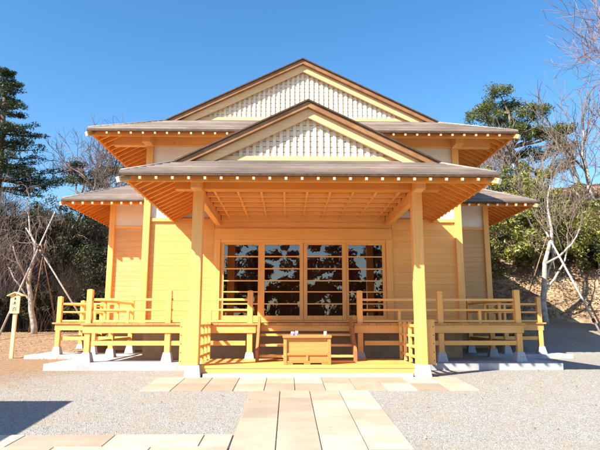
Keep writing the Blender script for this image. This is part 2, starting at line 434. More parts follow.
# upper front wall
MB().box(X(-3.64), X(3.64), 12.94, 13.0, 3.30, 3.38).build('wall_rail', 'wood_x', hall, .004)
MB().box(X(-1.95), X(1.95), 12.88, 12.939, 3.315, 3.50).build('ceiling_beam', 'wood_x', hall, .004)
MB().box(X(-2.2), X(2.2), 13.0, 13.05, 3.38, 4.18).build('front_plaster', 'plaster', hall)
for s in (-1, 1):
    a, b = sorted((X(s * 2.2), X(s * 3.64)))
    MB().box(a, b, 13.0, 13.05, 3.38, 4.18).build('front_plaster', 'plaster', hall)
MB().box(X(-3.64), X(3.64), 12.93, 13.03, 4.18, 4.26).build('wall_rail', 'wood_x', hall, .004)
MB().box(X(-3.64), X(3.64), 13.0, 13.05, 4.262, 5.16).build('upper_plaster', 'plaster', hall)
MB().box(X(-4.6), X(4.6), 12.88, 13.04, 5.16, 5.42).build('upper_beam', 'wood_x', hall, .006)
for s in (-1, 1):
    MB().box(X(s*3.72)-.095, X(s*3.72)+.095, 12.5, 12.879, 5.13, 5.36).build('beam_nose', 'wood_y', hall, .006)
# door surround
MB().box(X(-2.11), X(2.11), 12.93, 13.02, 2.88, 3.14).build('lintel', 'wood_x', hall, .006)
MB().box(X(-2.11), X(2.11), 12.99, 13.03, 3.143, 3.297).build('transom_panel', 'wood_x', hall)
for s in (-1, 1):
    a, b = sorted((X(s * 1.965), X(s * 2.115)))
    MB().box(a, b, 12.94, 13.04, .96, 2.878).build('door_jamb', 'wood_z', hall, .005)
MB().box(X(-2.11), X(2.11), 12.90, 13.04, .935, .985).build('threshold', 'wood_x', hall, .004)
MB().box(X(-1.963), X(1.963), 12.95, 13.03, 2.80, 2.878).build('door_head', 'wood_x', hall, .004)
# four sliding doors
rows = [1.09, 1.36, 1.64, 1.90, 2.18, 2.47, 2.75]
for x0, x1, y in ((-1.96, -.985, 12.985), (-1.0, -.005, 12.955), (.005, 1.0, 12.957), (.985, 1.96, 12.987)):
    dr = MB()
    dr.box(X(x0), X(x0)+.085, y, y+.026, .99, 2.80).box(X(x1)-.085, X(x1), y, y+.026, .99, 2.80)
    dr.box(X(x0)+.086, X(x1)-.086, y+.002, y+.024, .99, 1.09).box(X(x0)+.086, X(x1)-.086, y+.002, y+.024, 2.75, 2.80)
    d = dr.build('sliding_door', 'wood_z', hall, .003)
    mm = MB()
    for z in rows[1:-1]: mm.box(X(x0)+.086, X(x1)-.086, y+.001, y+.02, z-.014, z+.014)
    mm.build('glazing_bars', 'wood_x', d)
    MB().box(X(x0)+.08, X(x1)-.08, y+.0215, y+.0235, 1.085, 2.755).build('glass_pane', 'glass', d)
# room behind the glass
rm = MB().box(X(-3.4), X(3.4), 16.0, 16.1, .85, 4).box(X(-3.45), X(-3.4), 13.1, 20.6, .85, 4).box(X(3.4), X(3.45), 13.1, 20.6, .85, 4).box(X(-3.4), X(3.4), 13.1, 20.6, 3.5, 3.6)
rm.build('inner_room', 'board_dark', hall)
MB().box(X(-3.4), X(3.4), 13.1, 20.5, .84, .93).build('inner_floor', 'floor', hall)
for x, y in ((-1.75, 14.2), (1.75, 14.2), (-1.1, 15.6), (1.5, 15.4)):
    MB().box(X(x)-.07, X(x)+.07, y, y+.14, .93, 3.5).build('inner_post', 'red_wood_x', hall)

# -- roofs (hipped skirt with a gable on top)
SL = .49
def skirt_top(mb, h, ye, ze, s, g, th, yb):
    # front, and two sides as one shell, all with thickness th
    zt = lambda d: ze + s * d
    mb.prism([(X(-h), ye, zt(0)), (X(h), ye, zt(0)), (X(h-g), ye+g, zt(g)), (X(-h+g), ye+g, zt(g))], (0, 0, -th))
def soffit_z(ze, s, d): return ze + s * d
rafter_count = 0
late_rafters = MB()
def irimoya(name, h, wall, ye, ze, yg, yb, top, mainroof):
    """h: half width of the eaves; ze: top of the rafters at the eave; yg: the gable's front; wall: half width of wall plate"""
    global rafter_count
    o = h - wall; g = yg - ye; t = .095; z1 = ze + t
    r = MB()
    skirt_top(r, h, ye, z1, SL, g + .42, .03, yb)
    n = 1
    for s in (-1, 1):
        z = lambda a: z1 + SL * (h - a)
        pl = [(X(s*h), ye, z(h)), (X(s*h), yb, z(h)), (X(0), yb, z(0)), (X(0), yg, z(0)), (X(s*(h-g)), yg, z(h-g))]
        if s < 0: pl = pl[::-1]
        r.prism(pl, (0, 0, -.03))
    rf = r.build(name, 'roof', hall)
    # courses of shingles on the visible front skirt and beside it
    c = MB(); d = .0
    while d < g + .38:
        c.add([(X(-h+d), ye+d-.004, z1+SL*d+.02), (X(h-d), ye+d-.004, z1+SL*d+.02), (X(h-d-.11), ye+d+.11, z1+SL*(d+.11)+.003), (X(-h+d+.11), ye+d+.11, z1+SL*(d+.11)+.003),
               (X(-h+d), ye+d-.004, z1+SL*d-.01), (X(h-d), ye+d-.004, z1+SL*d-.01)], [(0,1,2,3), (4,5,1,0)], 0, rng.uniform(.2, .8)); d += .11
    c.build('shingle_courses', 'roof', rf)
    # dark drip edge and pale board under it
    e = MB()
    e.bar((X(-h-.01), ye+.01, z1-.053), (X(h+.01), ye+.01, z1-.053), .06, .045)
    for s in (-1, 1): e.bar((X(s*(h-.02)), ye-.018, z1-.053), (X(s*(h-.02)), yb, z1-.053), .06, .045)
    e.build('drip_edge', 'dark_edge', rf)
    f = MB().box(X(-h+.03), X(h-.03), ye+.15, ye+.18, ze-.045, ze+.125)
    for s in (-1, 1):
        a, b = sorted((X(s*(h-.07)), X(s*(h-.10)))); f.box(a, b, ye+.10, yb, ze-.045, ze+.053)
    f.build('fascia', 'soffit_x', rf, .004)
    # soffit boards
    sf = MB(); q = o + .75
    zt = lambda d: ze + .05 + SL * d
    sf.prism([(X(-h+.1), ye+.1, zt(.1)-.03), (X(h-.1), ye+.1, zt(.1)-.03), (X(h-q), ye+q, zt(q)-.03), (X(-h+q), ye+q, zt(q)-.03)], (0, 0, .02))
    for s in (-1, 1):
        pl = [(X(s*(h-.1)), ye+.1, zt(.1)-.03), (X(s*(h-.1)), yb, zt(.1)-.03), (X(s*(h-q)), yb, zt(q)-.03), (X(s*(h-q)), ye+q, zt(q)-.03)]
        if s < 0: pl = pl[::-1]
        sf.prism(pl, (0, 0, .02))
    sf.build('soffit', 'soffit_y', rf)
    # rafters, white-painted tips
    sp = .268; w, hh = .043, .043
    k = .134
    while k < h - .12:
        for s in (-1, 1):
            dmax = min(o + .08, h - k) ; z0 = ze
            p0 = (X(s*k), ye - .026, z0 - SL*.026 - .014); p1 = (X(s*k), ye + dmax, z0 + SL*dmax - .012)
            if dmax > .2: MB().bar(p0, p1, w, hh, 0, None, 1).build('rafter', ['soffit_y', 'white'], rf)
        k += sp
    y = ye + .268
    while y < yb - .1:
        for s in (-1, 1):
            dmax = min(o + .05, y - ye); z0 = ze - .012
            m = late_rafters if mainroof else MB()
            if dmax > .15:
                m.bar((X(s*(h-.03)), y, z0+SL*.03-.018), (X(s*(h-dmax)), y, z0+SL*dmax-.018), .055, .075, 0, None, 1)
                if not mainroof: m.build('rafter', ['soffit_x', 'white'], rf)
        y += sp
    # hip rafters with big white ends
    for s in (-1, 1):
        MB().bar((X(s*(h+.015)), ye-.015, ze-.055), (X(s*(h-.13)), ye+.13, ze-.055+.145*SL), .10, .09, 0, None, 1).build('hip_rafter_cap', ['verge_wood', 'white'], rf, .003)
        MB().bar((X(s*(h-.01)), ye+.01, ze-.05), (X(s*(h-o)), ye+o, ze+SL*o-.04), .10, .09, 0, None, 1).build('hip_rafter', ['soffit_y', 'white'], rf, .004)
        MB().tube([(X(s*(h-.02)), ye+.02, z1+.02), (X(s*(h-g-.1)), ye+g+.1, z1+SL*(g+.1)+.02)], .02, 8).build('hip_ridge', 'ridge', rf, smooth=True)
    # gable
    hg = h - g; zb = z1 + SL * g; zr = z1 + SL * h
    for s in (-1, 1):
        ov = .16
        a = (X(s*(hg+ov)), zb - SL*ov + .02); b = (X(0), zr + .02)
        def band(y0, y1, ztop, zlow, nm, mt, bv=.003):
            pl = [(a[0], y0, a[1]+ztop), (b[0], y0, b[1]+ztop), (b[0], y0, b[1]+zlow), (a[0], y0, a[1]+zlow)]
            if s > 0: pl = pl[::-1]
            MB().prism(pl, (0, y1-y0, 0)).build(nm, mt, rf, bv)
        band(yg-.17, yg+.05, .03, -.005, 'verge_cap', 'dark_edge')
        band(yg-.13, yg+.05, -.0055, -.115, 'verge_edge', 'copper')
        band(yg-.04, yg+.015, -.116, -.29, 'bargeboard', 'verge_wood')
    yw = yg + .12
    MB().prism([(X(-hg+.1), yw, zb+.04), (X(hg-.1), yw, zb+.04), (X(0), yw, zr-.12)], (0, .05, 0)).build('gable_panel', 'shade_toned_panel', rf)
    lt = MB(); sp = .125
    zl = lambda x: zb + SL * (hg - abs(x)) - .06
    i = 0
    for j in range(-60, 61):
        x = j * sp
        if zl(x) > zb + .2: lt.box(X(x)-.03, X(x)+.03, yw-.042, yw-.014, zb+.02, zl(x))
    z = zb + .155
    while z < zr - .2:
        xx = hg - (z + .07 - zb) / SL
        if xx > .05: lt.box(X(-xx), X(xx), yw-.0138, yw-.002, z-.046, z+.046)
        z += .105
    lt.build('gable_lattice', 'lattice_bar', rf)
    MB().box(X(-hg+.25), X(hg-.25), yw-.075, yw-.006, zb-.1, zb+.115).build('gable_beam', 'verge_wood', rf, .005)
    # ridge
    (MB() if mainroof else MB().tube([(X(-.02), yg+.1, zr+.04), (X(-.02), yb, zr+.04)], .075, 12)).box(X(-.09), X(.09), yg-.1, yb, zr-.05, zr+.04 - .02*mainroof).build('ridge_cap', 'ridge', rf, smooth=False)
    return rf
porch = irimoya('porch_roof', 3.16, 2.02, 8.88, 3.33, 9.78, 13.4, None, False)
main = irimoya('main_roof', 4.86, 3.75, 11.86, 5.14, 13.42, 21.5, None, True)
# lean-to side roofs
def side_roof(s):
    h = 6.70; ye = 15.15; ze = 4.24; z1 = ze + .095; yb = 22; q = 1.75; sl = .52
    r = MB(); xi = 3.6
    def P(a, y, z): return (X(s*a), y, z)
    def pr(pl, d):
        if s < 0: pl = pl[::-1]
        r.prism(pl, d)
    pr([P(xi, ye, z1), P(h, ye, z1), P(h-q, ye+q, z1+sl*q), P(xi, ye+q, z1+sl*q)], (0, 0, -.03))
    pr([P(h, ye, z1), P(h, yb, z1), P(h-q, yb, z1+sl*q), P(h-q, ye+q, z1+sl*q)], (0, 0, -.03))
    pr([P(xi, ye+q, z1+sl*q), P(h-q, ye+q, z1+sl*q), P(h-q, yb, z1+sl*q), P(xi, yb, z1+sl*q)], (0, 0, -.03))
    rf = r.build('side_roof', 'roof', hall)
    c = MB(); d = 0.
    while d < q - .05:
        c.add([P(xi, ye+d-.004, z1+sl*d+.02), P(h-d, ye+d-.004, z1+sl*d+.02), P(h-d-.12, ye+d+.12, z1+sl*(d+.12)+.003), P(xi, ye+d+.12, z1+sl*(d+.12)+.003),
               P(xi, ye+d-.004, z1+sl*d-.01), P(h-d, ye+d-.004, z1+sl*d-.01)], [(0,1,2,3), (4,5,1,0)], 0, rng.uniform(.25, .75)); d += .12
    c.build('shingle_courses', 'roof', rf)
    e = MB().bar(P(xi, ye+.02, z1-.053), P(h+.01, ye+.02, z1-.053), .08, .045)
    e.bar(P(h-.02, ye-.018, z1-.053), P(h-.02, yb, z1-.053), .06, .045); e.build('drip_edge', 'dark_edge', rf)
    a, b = sorted((X(s*xi), X(s*(h-.03))))
    f = MB().box(a, b, ye+.15, ye+.18, ze-.045, ze+.115)
    a, b = sorted((X(s*(h-.07)), X(s*(h-.10)))); f.box(a, b, ye+.10, yb, ze-.045, ze+.05); f.build('fascia', 'soffit_x', rf, .004)
    sf = MB(); k = 1.6; zt = lambda d: ze + .02 + .49 * d
    for pl in ([P(xi, ye+.1, zt(.1)), P(h-.1, ye+.1, zt(.1)), P(h-k, ye+k, zt(k)), P(xi, ye+k, zt(k))],
               [P(h-.1, ye+.1, zt(.1)), P(h-.1, yb, zt(.1)), P(h-k, yb, zt(k)), P(h-k, ye+k, zt(k))]):
        if s < 0: pl = pl[::-1]
        sf.prism(pl, (0, 0, .015))
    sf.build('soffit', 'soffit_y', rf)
    x = 3.95
    while x < h - .1:
        dm = min(1.1, h - x)
        if dm > .12: (MB() if x > 4.3 else late_rafters).bar(P(x, ye-.026, ze-.036), P(x, ye+dm, ze-.025+.49*dm), .058, .062, 0, None, 1).build('rafter', ['soffit_y', 'white'], rf) if x > 4.3 else None
        x += .268
    y = ye + .268
    while y < yb - .1:
        dm = min(1.1, y - ye); late_rafters.bar(P(h-.03, y, ze-.022), P(h-dm, y, ze-.025+.49*dm), .058, .062, 0, None, 1); y += .268
    MB().bar(P(h+.015, ye-.015, ze-.055), P(h-.13, ye+.13, ze-.055+.145*.49), .10, .09, 0, None, 1).build('hip_rafter_cap', ['verge_wood', 'white'], rf, .003)
    MB().bar(P(h-.01, ye+.01, ze-.05), P(h-1.05, ye+1.05, ze+.49*1.05-.04), .10, .09, 0, None, 1).build('hip_rafter', ['soffit_y', 'white'], rf, .004)
    MB().tube([P(h-.02, ye+.02, z1+.02), P(h-q, ye+q, z1+sl*q+.02)], .02, 8).build('hip_ridge', 'ridge', rf, smooth=True)
side_roof(-1); side_roof(1)
lr = late_rafters.build('rafter', ['soffit_x', 'white'], main); kind(lr, 'stuff')

# -- porch
for s in (-1, 1):
    x = X(s * 2.02)
    p = MB().box(x-.095, x+.095, 9.905, 10.095, .21, 3.36).build('porch_post', 'wood_z', hall, .012)
    b = MB(); b.add([(x-.15, 9.85, -.02), (x+.15, 9.85, -.02), (x+.15, 10.15, -.02), (x-.15, 10.15, -.02), (x-.118, 9.885, .215), (x+.118, 9.885, .215), (x+.118, 10.118, .215), (x-.118, 10.118, .215)],
              [(0,3,2,1),(4,5,6,7),(0,1,5,4),(1,2,6,5),(2,3,7,6),(3,0,4,7)]); b.build('post_base', 'stone', hall, .01)
    MB().box(x-.09, x+.09, 9.58, 9.899, 3.315, 3.52).build('beam_nose', 'wood_y', hall, .008)
    MB().box(x-.06, x+.06, 10.09, 12.93, 3.20, 3.42).build('porch_side_beam', 'wood_y', hall, .006)
    MB().box(x-.05, x+.05, 10.09, 12.93, 3.44, 3.66).build('eave_plate', 'wood_y', hall, .004)
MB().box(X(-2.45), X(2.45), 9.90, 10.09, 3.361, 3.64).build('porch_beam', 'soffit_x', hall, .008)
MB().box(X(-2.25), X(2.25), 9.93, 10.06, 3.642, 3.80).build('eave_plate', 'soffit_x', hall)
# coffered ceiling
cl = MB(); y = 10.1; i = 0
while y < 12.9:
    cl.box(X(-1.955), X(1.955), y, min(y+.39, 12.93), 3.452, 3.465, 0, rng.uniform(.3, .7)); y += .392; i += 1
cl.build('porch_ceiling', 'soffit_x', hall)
for j in range(-4, 5):
    MB().box(X(j*.44)-.02, X(j*.44)+.02, 10.1, 12.9, 3.385, 3.449).build('ceiling_batten', 'wood_y', hall)
for i in range(1, 6):
    y = 10.1 + i*.47; MB().box(X(-1.95), X(1.95), y-.024, y+.024, 3.372, 3.4485).build('ceiling_cross_batten', 'wood_x', hall)
# low plank floor between the posts and its stone kerb
fl = MB(); y = 9.99
while y < 11.75: fl.box(X(-1.97), X(1.97), y, min(y+.195, 11.78), .15, .197); y += .2
fl.build('porch_floor', 'wood_x', hall, .003)
MB().box(X(-1.95), X(1.95), 10.0, 10.05, .05, .149).build('porch_floor_face', 'wood_x', hall)
MB().box(X(-1.84), X(1.84), 9.88, 11.28, -.03, .065).build('porch_kerb', 'stone', hall, .01)
# side fences of the porch
for s in (-1, 1):
    x = X(s * 1.99)
    for y in (10.20, 10.72, 11.18, 11.62): MB().box(x-.03, x+.03, y, y+.06, .197, .95).build('porch_fence_post', 'wood_z', hall, .004)
    for z in (.30, .48, .68, .86): MB().box(x-.02, x+.02, 10.15, 11.72, z, z+.05).build('porch_fence_rail', 'wood_y', hall, .003)
    a, b = sorted((X(s*1.98), X(s*2.30)))
    nb = MB().box(a, b, 10.10, 10.14, .20, 1.0)
    xn = X(s*2.275)
    for z in (.27, .42, .57, .72, .87): nb.lathe((xn, 10.10, z), [(-.008, .008), (.008, .008)], 6, 1)
    nb.build('porch_fence_board', ['wood_z', 'nail'], hall, 0)

# -- stairs behind the offertory box
for i, z in enumerate((.30, .50, .70)):
    y = 11.05 + i * .235
    MB().box(X(-.93), X(.93), y, y+.25, z-.035, z+.01).build('stair_tread', 'wood_x', hall, .004)
for s in (-1, 1):
    x = X(s * .96)
    pl = [(x-.028, 10.92, .198), (x-.028, 11.16, .198), (x-.028, 11.86, .86), (x-.028, 11.86, 1.06), (x-.028, 11.70, 1.06), (x-.028, 10.92, .40)]
    MB().prism(pl, (.056, 0, 0)).build('stair_stringer', 'stringer', hall, .004)

# -- veranda
def deck_boards(name, x0, x1, y0, y1, across):
    mb = MB()
    if across:                                            # boards run front to back
        x = x0
        while x < x1 - .01: mb.box(x+.002, min(x+.15, x1)-.002, y0, y1, .885, .925, 0, rng.uniform(.2, .8)); x += .15
    else:
        y = y0
        while y < y1 - .01: mb.box(x0, x1, y+.002, min(y+.15, y1)-.002, .885, .925, 0, rng.uniform(.2, .8)); y += .15
    return mb.build(name, 'deck_edge', hall, .002)
deck_boards('veranda_floor', X(-4.66), X(4.66), 11.68, 12.93, True)
for s in (-1, 1):
    a, b = sorted((X(s*3.8), X(s*4.66))); deck_boards('veranda_floor', a, b, 12.935, 16.15, False)
    a, b = sorted((X(s*4.665), X(s*6.58))); deck_boards('veranda_floor', a, b, 14.86, 16.15, True)
    a, b = sorted((X(s*5.67), X(s*6.58))); deck_boards('veranda_floor', a, b, 16.155, 21, False)
def vbeam(p, q, z0, z1, w, mat, name='veranda_beam'):
    MB().bar((p[0], p[1], (z0+z1)/2), (q[0], q[1], (z0+z1)/2), w, z1-z0).build(name, mat, hall, .006)
vbeam((X(-4.62), 11.76), (X(-1.03), 11.76), .72, .883, .1, 'wood_x'); vbeam((X(1.03), 11.76), (X(4.62), 11.76), .72, .883, .1, 'wood_x')
vbeam((X(-1.02), 11.78), (X(1.02), 11.78), .76, .883, .1, 'wood_x')
for s in (-1, 1):
    vbeam((X(s*4.55), 11.82), (X(s*4.55), 16.1), .722, .881, .09, 'wood_y')
    vbeam((X(s*4.62), 14.95), (X(s*6.52), 14.95), .72, .883, .1, 'wood_x')
    vbeam((X(s*6.46), 15.01), (X(s*6.46), 21), .722, .881, .09, 'wood_y')
    # lower tie rails
    vbeam((X(s*1.25), 11.78), (X(s*4.48), 11.78), .465, .56, .045, 'wood_x', 'tie_rail')
    vbeam((X(s*4.54), 11.85), (X(s*4.54), 14.9), .465, .555, .045, 'wood_y', 'tie_rail')
    vbeam((X(s*4.6), 14.97), (X(s*6.40), 14.97), .465, .56, .045, 'wood_x', 'tie_rail')
    vbeam((X(s*6.45), 15.03), (X(s*6.45), 20.8), .465, .555, .045, 'wood_y', 'tie_rail')
def vpost(x, y, z1, ground=.13, w=.115, cap=True):
    MB().box(x-w/2, x+w/2, y-w/2, y+w/2, ground+.19, .719).build('veranda_leg', 'wood_z', hall, .006)
    b = MB(); q0, q1 = .115, .075
    b.add([(x-q0,y-q0,ground),(x+q0,y-q0,ground),(x+q0,y+q0,ground),(x-q0,y+q0,ground),(x-q1,y-q1,ground+.2),(x+q1,y-q1,ground+.2),(x+q1,y+q1,ground+.2),(x-q1,y+q1,ground+.2)],
          [(0,3,2,1),(4,5,6,7),(0,1,5,4),(1,2,6,5),(2,3,7,6),(3,0,4,7)]); b.build('leg_base', 'stone', hall, .008)
    if z1:
        p = MB().box(x-w/2, x+w/2, y-w/2, y+w/2, .92, z1)
        p.add([(x-w/2,y-w/2,z1),(x+w/2,y-w/2,z1),(x+w/2,y+w/2,z1),(x-w/2,y+w/2,z1),(x,y,z1+.018)], [(0,1,4),(1,2,4),(2,3,4),(3,0,4)])
        p.build('railing_post', 'wood_z', hall, .004)
def rail(p, q, mat, zs=((1.415, .05), (1.20, .042), (.965, .05)), w=.055):
    for z, hgt in zs:
        MB().bar((p[0], p[1], z), (q[0], q[1], z), w, hgt).build('railing', mat, hall, .006)
for s in (-1, 1):
    vpost(X(s*4.53), 11.79, 1.62); vpost(X(s*2.87), 11.79, 1.60); vpost(X(s*1.16), 11.79, 1.60)
    rail((X(s*1.22), 11.79), (X(s*2.81), 11.79), 'wood_x'); rail((X(s*2.93), 11.79), (X(s*4.47), 11.79), 'wood_x')
    # return rail going back along the side
    for y, z in ((13.35, None), (14.95, 1.58)): vpost(X(s*4.53), y, z)
    rail((X(s*4.53), 11.85), (X(s*4.53), 14.89), 'wood_y')
    for y in (12.75, 13.7): MB().box(X(s*4.53)-.03, X(s*4.53)+.03, y, y+.06, .92, 1.39).build('baluster', 'wood_z', hall, .004)
    for x in (3.72, 2.0): MB().box(X(s*x)-.03, X(s*x)+.03, 11.76, 11.82, .92, 1.18).build('baluster', 'wood_z', hall, .004)
    vpost(X(s*6.43), 14.95, 1.60, .1); vpost(X(s*5.5), 14.95, None, .1)
    rail((X(s*4.59), 14.95), (X(s*6.37), 14.95), 'wood_x')
    MB().box(X(s*5.5)-.03, X(s*5.5)+.03, 14.92, 14.98, .92, 1.39).build('baluster', 'wood_z', hall, .004)
    for y in (16.6, 18.3, 20.0): vpost(X(s*6.43), y, 1.55, .1)
    rail((X(s*6.43), 15.01), (X(s*6.43), 20.9), 'wood_y')

# ---------------------------------------------------------------- offertory box and the little offerings on it
ob = empty('offertory_box', (XC-.01, 10.42, .2), 'wide brown wooden offertory box standing on the porch floor in front of the stairs', 'offertory box')
bx, by = XC - .01, 10.42
b = MB().box(bx-.40, bx+.40, by-.2, by+.2, .235, .665); b.build('box_body', 'box_wood', ob, .004)
fr = MB()
for s in (-1, 1):
    x = bx + s*.40; fr.box(x-.03, x+.03, by-.235, by-.165, .2, .668).box(x-.03, x+.03, by+.165, by+.235, .2, .668)
fr.box(bx-.368, bx+.368, by-.225, by-.2005, .36, .40).box(bx-.368, bx+.368, by-.225, by-.2005, .225, .262).box(bx-.368, bx+.368, by-.225, by-.2005, .625, .667)
fr.box(bx-.02, bx+.02, by-.223, by-.2006, .263, .359)
fr.build('box_frame', 'box_wood', ob, .004)
ft = MB()
for x0, x1 in ((-.365, -.26), (-.06, .06), (.26, .365)): ft.box(bx+x0, bx+x1, by-.222, by-.2, .2, .224)
ft.build('box_foot', 'box_wood', ob, .004)
tp = MB().box(bx-.445, bx+.445, by-.26, by-.21, .67, .715).box(bx-.445, bx+.445, by+.21, by+.26, .67, .715).box(bx-.445, bx-.40, by-.209, by+.209, .67, .715).box(bx+.40, bx+.445, by-.209, by+.209, .67, .715)
tp.build('box_rim', 'box_wood', ob, .005)
sl_ = MB()
for i in range(9): sl_.box(bx-.40, bx+.40, by-.19+i*.044, by-.17+i*.044, .668, .70)
sl_.build('box_slats', 'box_wood', ob, .002)
def cup(x, y, hgt, rad, pattern, label):
    o = MB().lathe((x, y, .702), [(0, rad*.6), (.006, rad*.75), (hgt*.4, rad), (hgt, rad*.92), (hgt, rad*.78), (hgt*.3, rad*.7)], 18)
    o.t = [.5]*len(o.f)
    if pattern:
        for k in range(5):
            a = -math.pi/2 + (k-2)*.55
            o.lathe((x+rad*.93*math.cos(a), y+rad*.93*math.sin(a), .702+hgt*(.45+.12*(k%2))), [(-.016, .005), (0, .017), (.016, .005)], 8, 1)
    return tag(o.build('cup', ['cup', 'pink'], None, 0, True), label, 'cup', 'cups on the offertory box')
cup(.085, by-.235, .08, .033, True, 'pink and violet patterned cup at the outer left end of the box top')
cup(.16, by-.235, .09, .03, True, 'taller pink and violet cup just right of its patterned twin on the box')
cup(.68, by-.235, .085, .029, False, 'plain white cup alone on the right end of the offertory box')

# ---------------------------------------------------------------- wooden notice on a post
sx, sy = -7.22, 14.9
nb = empty('notice_post', (sx, sy, gz(sx, sy)), 'small pale wooden notice board with black characters on a post in the soil', 'sign')
z0 = gz(sx, sy)
MB().box(sx-.045, sx+.045, sy-.03, sy+.04, z0-.1, 1.60).build('post', 'shingle_wood', nb, .006)
MB().box(sx-.125, sx+.125, sy-.065, sy-.031, 1.16, 1.63).build('board', 'shingle_wood', nb, .006)
MB().prism([(sx-.2, sy-.12, 1.61), (sx, sy-.12, 1.70), (sx+.2, sy-.12, 1.61), (sx+.2, sy-.12, 1.635), (sx, sy-.12, 1.727), (sx-.2, sy-.12, 1.635)][::-1], (0, .22, 0)).build('small_roof', 'shingle_wood', nb, .003)
def text(s, size, loc, parent, rot=(90, 0, 0)):
    c = bpy.data.curves.new('txt', 'FONT'); c.body = s; c.size = size; c.extrude = .003; c.align_x = 'CENTER'; c.align_y = 'CENTER'
    t = bpy.data.objects.new('tmp', c); C.objects.link(t)
    me = bpy.data.meshes.new_from_object(t.evaluated_get(bpy.context.evaluated_depsgraph_get()))
    bpy.data.objects.remove(t)
    me.materials.clear(); me.materials.append(M['ink'])
    o = bpy.data.objects.new('writing', me); C.objects.link(o); o.parent = parent
    o.location = Vector(loc) - origin(parent); o.rotation_euler = tuple(R(a) for a in rot)
    return o
wr = text('木', .12, (sx, sy-.067, 1.42), nb); text('白', .12, (sx, sy-.067, 1.27), nb)
MB().prism([(sx-.022, sy-.070, 1.52), (sx+.018, sy-.070, 1.515), (sx+.022, sy-.070, 1.57), (sx-.015, sy-.070, 1.58)], (0, .008, 0)).build('black_mark', 'ink', nb)

# ---------------------------------------------------------------- plants
def rot_about(v, axis, a): return Matrix.Rotation(a, 3, axis) @ v
class Tree:
    """collects limbs; thick ones go to one part, thin ones to another"""
    def __init__(s, seed): s.r = random.Random(seed); s.thick = []; s.thin = []; s.tips = []
    def limb(s, p, d, L, rad, depth, P):
        r = s.r; pts = [p.copy()]; rs = [rad]; n = P.get('seg', 5) if depth > 1 else 3
        q = p.copy(); d = d.normalized(); end = rad * P.get('taper', .55)
        for i in range(n):
            w = P['wig'] * (1.3 if depth < 2 else 1)
            d = (d + Vector((r.gauss(0, w), r.gauss(0, w), r.gauss(0, w))) + Vector((0, 0, P['up'] if depth > P.get('droop_at', -1) else -P.get('droop', 0)))).normalized()
            q = q + d * L / n; pts.append(q.copy()); rs.append(rad + (end - rad) * (i + 1) / n)
        (s.thick if rad > P['cut'] else s.thin).append((pts, rs))
        if depth == 0: s.tips.append(q); return
        k = P['kids'][min(len(P['kids'])-1, depth-1)]
        for j in range(k):
            t = P.get('from', .3) + (1 - P.get('from', .3)) * (j + r.random()*.8) / k
            fi = min(n - 1, int(t * n)); f = t * n - fi; b = pts[fi].lerp(pts[fi+1], min(1, f))
            dd = (pts[fi+1] - pts[fi]).normalized(); ax = rot_about(dd.orthogonal().normalized(), dd, r.uniform(0, 6.28))
            nd = rot_about(dd, ax, R(r.uniform(*P['ang'])))
            s.limb(b, nd, L * r.uniform(*P['len']), rs[fi] * r.uniform(*P.get('thin', (.45, .62))), depth - 1, P)
        s.limb(q, d, L * P.get('lead', .65), end, depth - 1, P)
    def build(s, tree, m1, m2, minr=.006, n1='trunk', n2='branches'):
        for nm, li, seg, mt in ((n1, s.thick, 8, m1), (n2, s.thin, 4, m2)):
            mb = MB()
            for pts, rs in li: mb.tube(pts, [max(minr, x) for x in rs], seg if rs[0] > .02 else 3, 0, None, rs[0] > .02)
            if mb.v: mb.build(nm, mt, tree, 0, seg == 8)
def bare_tree(name, label, x, y, trunk, L, rad, seed, P, m1='bark', m2='twig', lean=(0, 0), ground=None, minr=.006):
    z = (hz(x, y) if y > 19 else gz(x, y)) if ground is None else ground
    e = empty(name, (x, y, z), label, 'tree', 'bare trees around the hall')
    t = Tree(seed); t.limb(Vector((x, y, z-.15)), Vector((lean[0], lean[1], 1)), L, rad, P['depth'], P)
    t.build(e, m1, m2, minr); return e, t

def leaves(centres, radii, n, size, mat, name, parent, seed, flat=.8, tri=False, up=.3, updir=0, tintbase=None, clump=0):
    """n small leaf faces spread through each clump"""
    r = np.random.default_rng(seed); c = np.repeat(np.asarray(centres, float), n, 0); R_ = np.repeat(np.asarray(radii, float), n)
    d = r.normal(size=(len(c), 3)); d /= np.linalg.norm(d, axis=1)[:, None]
    q = r.uniform(0, 1, len(c)) ** .42
    p = c + d * (q * R_)[:, None] * np.array([1, 1, flat])
    nrm = d * .7 + r.normal(size=(len(c), 3)) * .6 + np.array([0, 0, up]); nrm /= np.linalg.norm(nrm, axis=1)[:, None]
    a = np.cross(nrm, r.normal(size=(len(c), 3))); a /= np.linalg.norm(a, axis=1)[:, None] + 1e-9
    b = np.cross(nrm, a); s = size * r.uniform(.6, 1.3, len(c))
    A = a * s[:, None]; B = b * (s * (.28 if updir else .5))[:, None]
    v = np.stack([p - A, p - B*.9, p + A, p + B*.9], 1).reshape(-1, 3)
    f = np.arange(len(c)*4).reshape(-1, 4)
    tb = r.uniform(0, 1, len(c)) if tintbase is None else np.clip(np.repeat(tintbase, n) + r.normal(0, .2, len(c)), 0, 1)
    return fast(name, v, f, tb, mat, parent, np.array(centres).mean(0))

